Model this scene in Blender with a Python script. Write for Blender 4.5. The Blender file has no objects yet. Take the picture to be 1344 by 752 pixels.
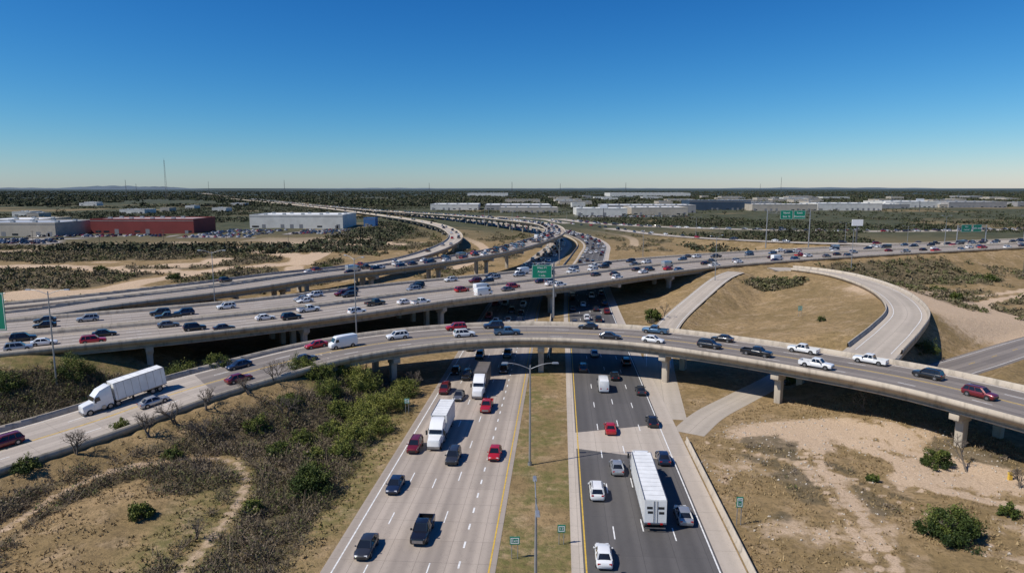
import bpy, math, random, numpy as np
from mathutils import Vector, Matrix
random.seed(7)
rng = np.random.default_rng(7)
scene = bpy.context.scene
COL = scene.collection

# ------------------------------------------------------------------ utils
def link(ob):
    COL.objects.link(ob); return ob
def empty(name, loc=(0,0,0)):
    e = bpy.data.objects.new(name, None); e.location = loc; e.empty_display_size = 0.5
    return link(e)
def bulk(me, V, F):
    V = np.asarray(V, dtype=np.float32); F = np.asarray(F, dtype=np.int32)
    m, k = F.shape
    me.vertices.add(len(V)); me.vertices.foreach_set('co', V.ravel())
    me.loops.add(m*k); me.loops.foreach_set('vertex_index', F.ravel())
    me.polygons.add(m); me.polygons.foreach_set('loop_start', np.arange(0, m*k, k, dtype=np.int32))
    me.update(calc_edges=True); me.validate()
def bulk_obj(name, V, F, mats, parent=None, attrs=None, smooth=False, uv=None):
    me = bpy.data.meshes.new(name)
    bulk(me, V, F)
    for m in mats: me.materials.append(m)
    if attrs:
        for k, a in attrs.items():
            at = me.attributes.new(k, 'FLOAT', 'POINT')
            at.data.foreach_set('value', np.asarray(a, dtype=np.float32))
    if uv is not None:
        l = me.uv_layers.new(name='UVMap')
        idx = np.asarray(F).ravel()
        l.data.foreach_set('uv', np.asarray(uv, dtype=np.float32)[idx].ravel())
    if smooth:
        me.polygons.foreach_set('use_smooth', [True]*len(me.polygons))
    ob = link(bpy.data.objects.new(name, me))
    if parent: ob.parent = parent
    return ob

def vhash(ix, iy, s):
    h = np.sin(ix*127.1+iy*311.7+s*74.7)*43758.5453
    return h-np.floor(h)
def vnoise(x, y, s=0):
    ix = np.floor(x); iy = np.floor(y); fx = x-ix; fy = y-iy
    fx = fx*fx*(3-2*fx); fy = fy*fy*(3-2*fy)
    a = vhash(ix,iy,s); b = vhash(ix+1,iy,s); c = vhash(ix,iy+1,s); d = vhash(ix+1,iy+1,s)
    return (a*(1-fx)+b*fx)*(1-fy)+(c*(1-fx)+d*fx)*fy
def fbm(x, y, s=0, o=4):
    t = 0; a = 0.5; n = 0
    for i in range(o):
        t = t+a*vnoise(x, y, s+i); n += a; a *= .5; x = x*2.03+11.3; y = y*2.03+5.7
    return t/n
def sstep(a, b, x):
    t = np.clip((x-a)/(b-a), 0, 1); return t*t*(3-2*t)

# ------------------------------------------------------------------ materials
def new_mat(name):
    m = bpy.data.materials.new(name); m.use_nodes = True
    nt = m.node_tree; nt.nodes.clear()
    o = nt.nodes.new('ShaderNodeOutputMaterial'); b = nt.nodes.new('ShaderNodeBsdfPrincipled')
    nt.links.new(b.outputs[0], o.inputs[0])
    return m, nt, b
class NT:
    def __init__(s, nt): s.nt = nt
    def n(s, t, **kw):
        nd = s.nt.nodes.new(t)
        for k, v in kw.items(): setattr(nd, k, v)
        return nd
    def put(s, sock, v):
        if isinstance(v, bpy.types.NodeSocket): s.nt.links.new(v, sock)
        else: sock.default_value = v
    def math(s, op, a, b=0.0, c=None, clamp=False):
        nd = s.n('ShaderNodeMath', operation=op, use_clamp=clamp)
        s.put(nd.inputs[0], a); s.put(nd.inputs[1], b)
        if c is not None: s.put(nd.inputs[2], c)
        return nd.outputs[0]
    def mix(s, f, a, b, mode='MIX'):
        nd = s.n('ShaderNodeMix', data_type='RGBA', blend_type=mode)
        s.put(nd.inputs[0], f)
        s.put(nd.inputs[6], a if not isinstance(a, tuple) else (*a[:3], 1))
        s.put(nd.inputs[7], b if not isinstance(b, tuple) else (*b[:3], 1))
        return nd.outputs[2]
    def noise(s, vec, scale, detail=4, rough=.55):
        nd = s.n('ShaderNodeTexNoise'); nd.inputs['Scale'].default_value = scale
        nd.inputs['Detail'].default_value = detail; nd.inputs['Roughness'].default_value = rough
        if vec is not None: s.nt.links.new(vec, nd.inputs['Vector'])
        return nd.outputs['Fac']
    def ss(s, x, a, b):
        nd = s.n('ShaderNodeMapRange', interpolation_type='SMOOTHSTEP')
        s.put(nd.inputs[0], x); nd.inputs[1].default_value = a; nd.inputs[2].default_value = b
        return nd.outputs[0]
    def attr(s, name):
        return s.n('ShaderNodeAttribute', attribute_name=name).outputs['Fac']
    def pos(s): return s.n('ShaderNodeNewGeometry').outputs['Position']
    def bump(s, h, strength, dist, bsdf):
        nd = s.n('ShaderNodeBump'); nd.inputs['Strength'].default_value = strength; nd.inputs['Distance'].default_value = dist
        s.nt.links.new(h, nd.inputs['Height']); s.nt.links.new(nd.outputs[0], bsdf.inputs['Normal'])

def flat(name, c, rough=.6, metal=0, var=.12, scale=1.5, coat=0, bump=0):
    m, nt, b = new_mat(name); N = NT(nt)
    tc = N.n('ShaderNodeTexCoord').outputs['Object']
    f = N.noise(tc, scale, 5)
    c2 = tuple(x*(1-var*2) for x in c)
    nt.links.new(N.mix(N.ss(f, .35, .7), c, c2), b.inputs['Base Color'])
    b.inputs['Roughness'].default_value = rough; b.inputs['Metallic'].default_value = metal
    b.inputs['Coat Weight'].default_value = coat; b.inputs['Coat Roughness'].default_value = .04
    if bump: N.bump(N.noise(tc, scale*8, 6), bump, .03, b)
    return m

def concrete_mat(name, c, stain=.45):
    m, nt, b = new_mat(name); N = NT(nt); p = N.pos()
    mp = N.n('ShaderNodeMapping'); mp.inputs['Scale'].default_value = (1,1,.25); nt.links.new(p, mp.inputs[0])
    f = N.noise(mp.outputs[0], .9, 6, .65); g = N.noise(p, .12, 3)
    col = N.mix(N.ss(f, .45, .72), c, tuple(x*(1-stain) for x in c))
    col = N.mix(N.math('MULTIPLY', N.ss(g, .35, .7), .35), col, tuple(x*.62 for x in c))
    nt.links.new(col, b.inputs['Base Color']); b.inputs['Roughness'].default_value = .85
    N.bump(N.noise(p, 6, 4), .2, .02, b)
    return m

def road_mat(name, light, dark, lanew, x0, joint=4.6, wear=.75, jw=.012, patch=.35):
    m, nt, b = new_mat(name); N = NT(nt)
    uv = N.n('ShaderNodeUVMap', uv_map='UVMap').outputs[0]
    sx = N.n('ShaderNodeSeparateXYZ'); nt.links.new(uv, sx.inputs[0]); x, s = sx.outputs[0], sx.outputs[1]
    a = N.math('FRACT', N.math('DIVIDE', N.math('SUBTRACT', x, x0-100*lanew), lanew))
    pr = N.math('MULTIPLY', N.math('ABSOLUTE', N.math('SUBTRACT', a, .5)), 2)
    tr = N.math('SUBTRACT', 1.0, N.ss(N.math('ABSOLUTE', N.math('SUBTRACT', pr, .42)), .02, .42))
    oil = N.math('SUBTRACT', 1.0, N.ss(pr, .02, .75))
    cb = N.n('ShaderNodeCombineXYZ'); N.put(cb.inputs[0], N.math('MULTIPLY', x, .7)); N.put(cb.inputs[1], N.math('MULTIPLY', s, .035))
    st = N.noise(cb.outputs[0], 1.0, 5, .6)
    cb2 = N.n('ShaderNodeCombineXYZ'); N.put(cb2.inputs[0], N.math('MULTIPLY', x, .12)); N.put(cb2.inputs[1], N.math('MULTIPLY', s, .04))
    bl = N.noise(cb2.outputs[0], 1.0, 3)
    w = N.math('ADD', N.math('MULTIPLY', tr, .45), N.math('MULTIPLY', oil, .55))
    w = N.math('MULTIPLY', w, N.math('ADD', .35, st))
    w = N.math('MULTIPLY', w, wear)
    w = N.math('ADD', w, N.math('MULTIPLY', N.math('SUBTRACT', bl, .5), patch*2), clamp=True)
    col = N.mix(w, light, dark)
    cell = N.n('ShaderNodeTexWhiteNoise', noise_dimensions='2D')
    cc = N.n('ShaderNodeCombineXYZ')
    N.put(cc.inputs[0], N.math('FLOOR', N.math('DIVIDE', N.math('SUBTRACT', x, x0-100*lanew), lanew)))
    N.put(cc.inputs[1], N.math('FLOOR', N.math('DIVIDE', s, joint*3)))
    nt.links.new(cc.outputs[0], cell.inputs[0])
    col = N.mix(N.math('MULTIPLY', cell.outputs['Value'], .2), col, tuple(q*.6 for q in dark))
    fine = N.noise(N.pos(), 9, 4, .7)
    col = N.mix(N.math('MULTIPLY', N.ss(fine, .4, .75), .25), col, tuple(q*.5 for q in light))
    j = N.math('GREATER_THAN', N.math('FRACT', N.math('DIVIDE', s, joint)), 1-jw)
    j2 = N.math('GREATER_THAN', pr, .985)
    jj = N.math('MULTIPLY', N.math('MAXIMUM', j, j2), .5)
    col = N.mix(jj, col, tuple(q*.35 for q in dark))
    crack = N.noise(N.pos(), .45, 8, .7)
    ck = N.math('SUBTRACT', 1.0, N.ss(N.math('ABSOLUTE', N.math('SUBTRACT', crack, .5)), .0, .006))
    col = N.mix(N.math('MULTIPLY', ck, .4), col, tuple(q*.3 for q in dark))
    nt.links.new(col, b.inputs['Base Color']); b.inputs['Roughness'].default_value = .8
    N.bump(fine, .15, .01, b)
    return m

def ramp_mat(name, cols, rough=.75):
    m, nt, b = new_mat(name); N = NT(nt)
    r = N.n('ShaderNodeValToRGB'); nt.links.new(N.attr('tint'), r.inputs[0])
    e = r.color_ramp.elements
    e[0].position = 0; e[0].color = (*cols[0], 1); e[1].position = 1; e[1].color = (*cols[-1], 1)
    for i, c in enumerate(cols[1:-1]):
        k = e.new((i+1)/(len(cols)-1)); k.color = (*c, 1)
    nt.links.new(r.outputs[0], b.inputs['Base Color']); b.inputs['Roughness'].default_value = rough
    b.inputs['Specular IOR Level'].default_value = .2
    return m

M_CONC = concrete_mat('bridge_concrete', (.46,.395,.315))
M_CONC2 = concrete_mat('pier_concrete', (.48,.415,.33), .3)
M_MAINL = road_mat('highway_concrete', (.43,.36,.295), (.19,.16,.135), 3.4, -21.2)
M_MAINC = road_mat('highway_shoulder_concrete', (.49,.42,.345), (.29,.245,.20), 3.5, 5.6, wear=.5)
M_ASPH = road_mat('dark_asphalt', (.115,.106,.10), (.056,.052,.05), 3.5, 5.6, joint=9, wear=.7, jw=.004, patch=.4)
M_RAMP = road_mat('ramp_concrete', (.43,.37,.31), (.24,.205,.175), 3.8, -7.6, wear=.7)
M_RAMPD = road_mat('ramp_worn_pavement', (.25,.215,.185), (.115,.10,.09), 3.8, -7.3, wear=.9)
M_BRD = road_mat('freeway_concrete', (.40,.34,.285), (.155,.135,.118), 3.6, 2.2, wear=1.0)
M_LOOP = road_mat('loop_ramp_concrete', (.48,.41,.33), (.29,.25,.20), 4.5, -4.5, wear=.6)
M_WHITE = flat('white_road_paint', (.78,.77,.74), .6, var=.15, scale=2)
M_YEL = flat('yellow_road_paint', (.65,.42,.06), .6, var=.15, scale=2)
M_STEEL = flat('galvanised_steel', (.38,.39,.40), .45, .6, var=.08)
M_DSTEEL = flat('dark_weathered_steel', (.14,.14,.14), .6, .4)
M_GREEN = flat('green_sign_face', (.0,.20,.12), .45, var=.04)
M_SWHITE = flat('sign_white', (.8,.8,.8), .5, var=.02)
M_LOT = flat('parking_lot_paving', (.30,.27,.24), .85, var=.2, scale=.05)

# ------------------------------------------------------------------ roads as centre lines in metres
class Road:
    def __init__(s, pts, hw=5, step=2.0):
        P = np.array([(p[0],p[1],p[2] if len(p)>2 else 0.0) for p in pts], float)
        E = np.vstack([2*P[0]-P[1], P, 2*P[-1]-P[-2]])
        out = []
        for i in range(1, len(E)-2):
            p0,p1,p2,p3 = E[i-1],E[i],E[i+1],E[i+2]
            def kn(a,b): return max(np.linalg.norm(a-b),1e-3)**.5
            t0=0;t1=t0+kn(p0,p1);t2=t1+kn(p1,p2);t3=t2+kn(p2,p3)
            n=max(8,int(np.linalg.norm(p2-p1)/2))
            t=np.linspace(t1,t2,n,endpoint=False)[:,None]
            A1=(t1-t)/(t1-t0)*p0+(t-t0)/(t1-t0)*p1; A2=(t2-t)/(t2-t1)*p1+(t-t1)/(t2-t1)*p2; A3=(t3-t)/(t3-t2)*p2+(t-t2)/(t3-t2)*p3
            B1=(t2-t)/(t2-t0)*A1+(t-t0)/(t2-t0)*A2; B2=(t3-t)/(t3-t1)*A2+(t-t1)/(t3-t1)*A3
            out.append((t2-t)/(t2-t1)*B1+(t-t1)/(t2-t1)*B2)
        Q = np.vstack(out+[P[-1:]])
        S = np.r_[0, np.cumsum(np.linalg.norm(np.diff(Q[:,:2],axis=0),axis=1))]
        s.L = S[-1]; s.S = np.arange(0, s.L, step); s.hw = hw
        s.P = np.stack([np.interp(s.S, S, Q[:,i]) for i in range(3)], 1)
        T = np.gradient(s.P[:,:2], axis=0)
        k = np.ones(5)/5
        T = np.stack([np.convolve(np.pad(T[:,i],2,mode='edge'),k,'valid') for i in range(2)],1)
        s.T = T/np.linalg.norm(T,axis=1)[:,None]
        s.Nn = np.stack([-s.T[:,1], s.T[:,0]], 1)
    def ev(s, q, off=0.0):
        q = np.atleast_1d(np.asarray(q,float))
        p = np.stack([np.interp(q, s.S, s.P[:,i]) for i in range(3)],1)
        n = np.stack([np.interp(q, s.S, s.Nn[:,i]) for i in range(2)],1); n/=np.linalg.norm(n,axis=1)[:,None]
        p[:,:2] += n*np.asarray(off).reshape(-1,1)
        return p, n
    def find(s, x=None, y=None, off=0.0):
        q = s.P[:,:2]+s.Nn*off
        d = np.abs(q[:,0]-x) if x is not None else np.abs(q[:,1]-y)
        return float(s.S[int(np.argmin(d))])

MAIN = Road([(-3.2,-10),(-1.1,20),(2.24,66.7),(4.57,100),(8.1,150),(13.7,230),(22,320),(36,410),(47,490),(45,570),(22,690),(-50,850),(-195,1110),(-470,1620),(-1235,3050),(-2500,5600)], 23)
A = Road([(-90,70,1.5),(-82,82,2),(-73.8,94,2.5),(-65.5,104.2,3.5),(-57.9,113.5,5),(-48.7,124.1,6),(-37.4,135,7),(-21.8,144.7,7.5),(-5.5,150.9,7.5),(8.3,151.8,7.5),(28.1,147,7.5),(44.8,136.2,7.5),(58.2,124.5,7.5),(68.8,113.3,7.5),(77.1,99.3,7.5),(84,84,7.5),(90,68,7.5),(94,50,7.5)], 9)
B = Road([(-230,36,8),(-180,72,8),(-135,104,8),(-98,128,8),(-63.3,149.4,8),(-40,168,8),(-15.6,191.8,8),(22,222,8),(82.5,274,8),(150,312,8),(275,366,8),(420,425,8),(600,500,7),(900,640,5),(1500,950,2)], 22)
C = Road([(-210,108,8),(-165,142,8),(-123,171,8),(-110,186.6,8.5),(-87.6,209,9),(-66,234,10),(-39.6,267,10),(-11.3,314.7,10),(12,382,10),(29.3,468,10),(27,567,10),(-1.5,665,9),(-66,827,7),(-208,1093,4),(-485,1607,2),(-1252,3040,1.8),(-2500,5500,1.8)], 8)
D = Road([(-150,172,8),(-135,184,8),(-118,200,8.3),(-100,222,8.5),(-86,250,8),(-72,277,7),(-54,319,6),(-41.6,383,6),(-39,472,6),(-56,582,6),(-94,717,5),(-179,933,3),(-375,1340,2),(-1064,2570,1.8)], 6)
E = Road([(104,272,8),(112,271,8),(121,258,7.8),(123,240,7.6),(118,210.7,7.5),(104.5,177.6,7.5),(88.5,154.5,7.48),(78,141,7.44),(69,129.5,7.42)], 5)
E2 = Road([(88,266,7.5),(79.5,255,6.8),(61.5,225,3.6),(46,195,1.2),(38,172,.2),(33.5,152,0),(30,132,0),(27,114,0)], 3.4)
PATH = Road([(29,108,0),(35,117,0),(44,127,0),(56,140,0),(66,152,0)], 4)
F = Road([(-60,1010,0),(40,890,0),(57,807,0),(98,684,0),(123,560,2),(150,470,5),(190,405,7.5),(250,396,8),(320,424,8)], 7)
G = Road([(79,128,0),(84,134,0),(92,143.5,0),(110,156,0),(130.5,170,0),(180,203,0),(260,262,0),(420,340,0)], 5.5)
G2 = Road([(60,900,0),(110,760,0),(190,690,0),(327,640,0),(560,690,0),(900,830,0),(1600,1100,0)], 8)

def svals(s0, s1, st=3.0):
    return np.linspace(s0, s1, max(2, int((s1-s0)/st)+1))
def ribbon(name, road, o0, o1, s0, s1, dz, mat, parent=None, skew=0.0, st=3.0, cols=3):
    q = svals(s0, s1, st); offs = np.linspace(o0, o1, cols)
    V=[];U=[]
    for k,o in enumerate(offs):
        qq = q+skew*(k/(cols-1)) if skew else q
        p,_ = road.ev(qq, np.full(len(q),o)); p[:,2]+=dz; V.append(p); U.append(np.stack([np.full(len(q),o),qq],1))
    n=len(q); V=np.vstack(V);U=np.vstack(U);F_=[]
    for k in range(cols-1):
        a=np.arange(n-1)+k*n; F_.append(np.stack([a+1,a,a+n,a+n+1],1))
    F_=np.vstack(F_)
    F_=F_[:,::-1]
    ob=bulk_obj(name,V,F_,[mat],parent,uv=U)
    if len(ob.data.polygons) and ob.data.polygons[0].normal.z<0: ob.data.flip_normals()
    return ob
def sweep(road, prof, s0, s1, st=3.0):
    q=svals(s0,s1,st); n=len(q); k=len(prof); V=[]
    for (o,z) in prof:
        p,_=road.ev(q,np.full(n,o)); p[:,2]+=z; V.append(p)
    V=np.stack(V,1).reshape(-1,3)
    F_=[]
    for j in range(k):
        j2=(j+1)%k; a=np.arange(n-1)*k
        F_.append(np.stack([a+j,a+j2,a+k+j2,a+k+j],1))
    F_=np.vstack(F_)
    return V,F_,k
def sweep_obj(name, road, profs, s0, s1, mat, parent=None, st=3.0):
    VV=[];FF=[];b=0
    for pr in profs:
        V,F_,k=sweep(road,pr,s0,s1,st); VV.append(V);FF.append(F_+b)
        n=len(V)
        if k==4: FF.append(np.array([[0,1,2,3],[n-1,n-2,n-3,n-4]])+b)
        b+=n
    return bulk_obj(name,np.vstack(VV),np.vstack(FF),[mat],parent)
def dashes(name, road, offs, s0, s1, dz, mat, parent=None, w=.15, ln=3.0, period=12.0, solid=False):
    V=[];F_=[];b=0
    for o in offs:
        if solid:
            q=svals(s0,s1,3); 
            a,_=road.ev(q,np.full(len(q),o-w/2)); c,_=road.ev(q,np.full(len(q),o+w/2)); a[:,2]+=dz;c[:,2]+=dz
            n=len(q);V.append(a);V.append(c);i=np.arange(n-1)+b
            F_.append(np.stack([i,i+1,i+n+1,i+n],1)); b+=2*n
        else:
            q0=np.arange(s0+(o*1.7)%4,s1-ln,period)
            if len(q0)==0: continue
            pp=[]
            for (ds,do) in ((0,-w/2),(ln,-w/2),(ln,w/2),(0,w/2)):
                p,_=road.ev(q0+ds,np.full(len(q0),o+do)); p[:,2]+=dz; pp.append(p)
            V.append(np.stack(pp,1).reshape(-1,3)); n=len(q0)
            F_.append(np.arange(n*4).reshape(-1,4)+b); b+=4*n
    return bulk_obj(name,np.vstack(V),np.vstack(F_),[mat],parent)

def jersey(o, sgn):
    return [(o-.06*sgn,-.42),(o-.06*sgn,.92),(o+.16*sgn,.92),(o+.22*sgn,.38),(o+.40*sgn,.10),(o+.40*sgn,-.01)]
def median_b(o): return [(o-.3,-.01),(o-.3,.1),(o-.12,.35),(o-.08,.92),(o+.08,.92),(o+.12,.35),(o+.3,.1),(o+.3,-.01)]

def box_vf(c, ax, ay, sx, sy, z0, z1, taper=1.0):
    V=[]
    for z,t in ((z0,taper),(z1,1.0)):
        for (i,j) in ((-1,-1),(1,-1),(1,1),(-1,1)):
            V.append((c[0]+ax[0]*i*sx/2*t+ay[0]*j*sy/2*t, c[1]+ax[1]*i*sx/2*t+ay[1]*j*sy/2*t, z))
    Fq=[(0,3,2,1),(4,5,6,7),(0,1,5,4),(1,2,6,5),(2,3,7,6),(3,0,4,7)]
    return V,Fq

def bent(parent, road, s, o0, o1, cols, idx, gz=1.55, base=-1.0):
    p,n=road.ev(s,(o0+o1)/2); p=p[0]; n=n[0]; t=np.array([n[1],-n[0]])
    V=[];F_=[]
    zt=p[2]-gz
    v,f=box_vf(p,t,n,1.5,(o1-o0)*.9,zt-1.0,zt); V+=v;F_+=f
    for c in cols:
        q,_=road.ev(s,c); q=q[0]
        mo=main_off(q[0],q[1])
        if 3.6<abs(mo)<22.8 and q[1]<620: continue
        b=len(V); v,f=box_vf(q,t,n,1.25,1.5,base,zt-1.0,.92); V+=v;F_+=[tuple(i+b for i in ff) for ff in f]
        b=len(V); v,f=box_vf(q,t,n,1.4,2.6,zt-1.5,zt-.98); V+=v;F_+=[tuple(i+b for i in ff) for ff in f]
    ob=bulk_obj('pier_%d'%idx,V,F_,[M_CONC2],parent)
    bv=ob.modifiers.new('b','BEVEL'); bv.width=.08; bv.segments=2; bv.limit_method='ANGLE'
def main_off(x,y):
    d=np.hypot(MAIN.P[:,0]-x,MAIN.P[:,1]-y); i=int(np.argmin(d))
    return float((np.array([x,y])-MAIN.P[i,:2])@(-MAIN.Nn[i]))

def bridge(name, road, o0, o1, s0, s1, g0, g1, mat, dash, solids, bents, cols, ygl=(), st=3.0):
    e=empty(name)
    sweep_obj('deck_slab',road,[[(o0,-.02),(o1,-.02),(o1,-.32),(o0,-.32)]],s0,s1,M_CONC,e,st)
    ribbon('roadway',road,o0+.38,o1-.38,s0,s1,0,mat,e,st=st)
    sweep_obj('barriers',road,[jersey(o0,1),jersey(o1,-1)],s0,s1,M_CONC,e,st)
    w=o1-o0; n=max(3,int(round(w/2.9))); gs=[o0+w*(i+.5)/n for i in range(n)]
    pr=[]
    for o in gs:
        pr.append([(o-.12,-.3),(o+.12,-.3),(o+.12,-1.35),(o-.12,-1.35)])
        pr.append([(o-.36,-1.3),(o+.36,-1.3),(o+.36,-1.54),(o-.36,-1.54)])
    sweep_obj('girders',road,pr,g0,g1,M_CONC,e,st)
    if dash: dashes('lane_dashes',road,dash,s0,s1,.012,M_WHITE,e,w=.16)
    if solids: dashes('edge_lines',road,solids,s0,s1,.012,M_WHITE,e,w=.15,solid=True)
    if len(ygl): dashes('yellow_lines',road,ygl,s0,s1,.012,M_YEL,e,w=.15,solid=True)
    for i,s in enumerate(bents): bent(e,road,s,o0,o1,cols,i+1)
    return e

# ---- bridges
sA=A.find(x=-46)
eA=bridge('curved_overpass_bridge',A,-9,9,0,A.L-1,sA-2,A.L-1,M_RAMP,[4.1,-3.5],[7.9,-7.2],
       [A.find(x=v) for v in (-27,7.3,34.5,53.5,74.5,86)],[-5.6,5.6],ygl=[.3,.6],st=2)
ribbon('worn_surface',A,-7.3,7.7,sA-14,A.L-1,.005,M_RAMPD,eA,st=2,skew=3,cols=4)
sB0=B.find(x=-93); sB1=B.find(x=84)
bx=(-76,-48,-18,15,38,62)
eB=bridge('freeway_bridge',B,0,20,0,B.L-1,sB0-3,sB1+3,M_BRD,[5.8,9.4,13],[2.2,16.6],[B.find(x=v) for v in bx],[3,10,17],ygl=[17.0])
sweep_obj('joint_cover',B,[[(20.07,.05),(21.33,.05),(21.33,-.3),(20.07,-.3)]],0,B.L-1,M_CONC,eB)  # strip added to stop sunlight falling through the gap between the decks
bridge('freeway_bridge',B,21.4,41.4,0,B.L-1,sB0-8,sB1+3,M_BRD,[27.4,31,34.6],[38.2],[B.find(x=v) for v in bx],[24.5,31.4,38],ygl=[23.8])
c0=C.find(y=186); c1=C.find(y=1100)
bridge('flyover_bridge',C,-7,7,0,C.L-1,c0,c1,M_BRD,[-1.4,2.2],[5.8],[s for s in np.arange(c0+12,c1,36)],[-2.6,2.6],ygl=[-5],st=4)
d0=D.find(y=222); d1=D.find(y=930)
bridge('flyover_bridge',D,-5,5,0,D.L-1,d0,d1,M_LOOP,[0],[4],[s for s in np.arange(d0+8,d1,34)],[-2,2],ygl=[-4],st=4)
e=empty('loop_ramp')
ribbon('roadway',E,-4.6,4.6,0,E.L-1,0,M_LOOP,e,st=2)
sweep_obj('deck_slab',E,[[(-5,-.02),(5,-.02),(5,-.9),(-5,-.9)]],0,E.L-1,M_CONC,e,2)
sweep_obj('barriers',E,[jersey(5,-1),jersey(-5,1)],8,E.L-7,M_CONC,e,2)
dashes('edge_lines',E,[-3.2,3.2],4,E.L-6,.012,M_WHITE,e,solid=True)
e=empty('exit_ramp')
ribbon('roadway',E2,-3.4,3.4,0,E2.L-1,.022,M_LOOP,e,st=2)
dashes('edge_lines',E2,[-2.7,2.7],4,E2.find(y=150),.036,M_WHITE,e,solid=True)
e=empty('concrete_path'); ribbon('slab',PATH,-2.7,2.7,0,PATH.L-1,.026,M_LOOP,e,st=2)
for nm,r,w in (('connector_road',F,7),('frontage_road',G,5.2),('distant_road',G2,9)):
    e=empty(nm); ribbon('roadway',r,-w,w,0,r.L-1,.03,M_LOOP if nm!='frontage_road' else M_RAMPD,e)
    dashes('edge_lines',r,[-w+1,w-1],12,r.L-2,.045,M_WHITE,e,solid=True,w=.12)
    dashes('centre_lines',r,[0],0,r.L-4,.045,M_YEL if nm=='frontage_road' else M_WHITE,e)

# ---- main highway
e=empty('highway_road'); L=MAIN.L-1
ribbon('left_carriageway',MAIN,4,22.4,0,L,.03,M_MAINL,e)
ribbon('right_carriageway',MAIN,-22.4,-4,0,L,.03,M_MAINC,e)
sy=lambda y: MAIN.find(y=y)
ribbon('asphalt_overlay_near',MAIN,-19.9,-5.3,0,sy(98),.034,M_ASPH,e,skew=4,cols=5)
ribbon('asphalt_overlay_far',MAIN,-19.9,-5.3,sy(114),L,.034,M_ASPH,e,skew=-5,cols=5)
dashes('lane_dashes_left',MAIN,[17.8,14.4,11.2],0,L,.042,M_WHITE,e,w=.15)
dashes('exit_lane_dashes',MAIN,[8.0],0,sy(460),.042,M_WHITE,e,w=.22,ln=1.4,period=4.2)
dashes('edge_line_left',MAIN,[21.2,-19.6],0,L,.042,M_WHITE,e,w=.17,solid=True)
dashes('yellow_lines',MAIN,[4.7,-5.6],0,L,.042,M_YEL,e,w=.17,solid=True)
dashes('lane_dashes_right',MAIN,[-9.1,-12.6,-16.1],0,L,.042,M_WHITE,e,w=.15)
e=empty('roadside_barrier')
sweep_obj('barrier',MAIN,[median_b(-22.9)],0,sy(106),M_CONC,e)
e=empty('median_barrier')
sweep_obj('barrier',MAIN,[median_b(0)],sy(158),L,M_CONC,e)

# ------------------------------------------------------------------ terrain
def nearest(x,y,pts):
    d=np.empty(len(x)); z=np.empty(len(x))
    for i in range(0,len(x),20000):
        dx=x[i:i+20000,None]-pts[None,:,0]; dy=y[i:i+20000,None]-pts[None,:,1]
        q=dx*dx+dy*dy; j=np.argmin(q,1); d[i:i+20000]=np.sqrt(q[np.arange(len(j)),j]); z[i:i+20000]=pts[j,2]
    return d,z
def sub(road,off=0,s0=0,s1=None,st=3):
    s1=road.L-1 if s1 is None else s1
    return road.ev(np.arange(s0,s1,st),off)[0]
SRC=[(sub(A,0,0,sA),9.6,2.4),(sub(B,20.7,0,B.find(x=-97)),21.5,2.2),(sub(B,20.7,B.find(x=88),B.find(x=700)),21.5,3.0),
     (sub(C,0,0,c0-6),7.5,2.2),(sub(D,0,0,d0-6),5.5,2.2),(sub(E,0,3,E.L-26),5.4,5.0),(sub(E2,0,0,E2.find(y=175)),4,3),(sub(F,0,F.find(y=690)),7.5,3)]
CAP=[(sub(MAIN,0,0,sy(1300),4),25,2.0),(sub(G),6.5,1.4),(sub(E2),4,2.2),(sub(PATH),3.4,2.5),(sub(F),8,3),(sub(G2,0,0,None,5),10,3)]
ALLR=[(sub(MAIN,0,0,sy(2500),5),23),(sub(C,0,0,C.find(y=2500),5),8),(sub(D,0,0,None,5),6),(sub(F,0,0,None,5),8),(sub(G2,0,0,None,6),9),(sub(B,20.7,0,None,5),22),(sub(A,0,0,sA),10),(sub(E),6),(sub(E2),4.5),(sub(PATH),3.2),(sub(G),7)]
def height(x,y):
    h=np.zeros(len(x)); clear=np.full(len(x),1e9)
    for pts,hw,sl in SRC:
        d,z=nearest(x,y,pts); g=z-.35-np.maximum(0,d-hw)/sl; h=np.maximum(h,g)
    cap=np.full(len(x),1e9)
    for pts,hw,sl in CAP:
        d,z=nearest(x,y,pts); cap=np.minimum(cap,np.maximum(z-.04,0)+np.maximum(0,d-hw)/sl); clear=np.minimum(clear,d-hw)
    u=(fbm(x/22,y/22,3)-.45)*2.4+(fbm(x/5,y/5,9)-.5)*.5
    u=np.maximum(u,-.3)*sstep(1,16,clear)*np.where(h>.2,.35,1)
    return np.minimum(h,cap)+np.where(clear>0,u,0)
def roadclear(x,y):
    c=np.full(len(x),1e9)
    for pts,hw in ALLR:
        d,_=nearest(x,y,pts); c=np.minimum(c,d-hw)
    return c
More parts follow.
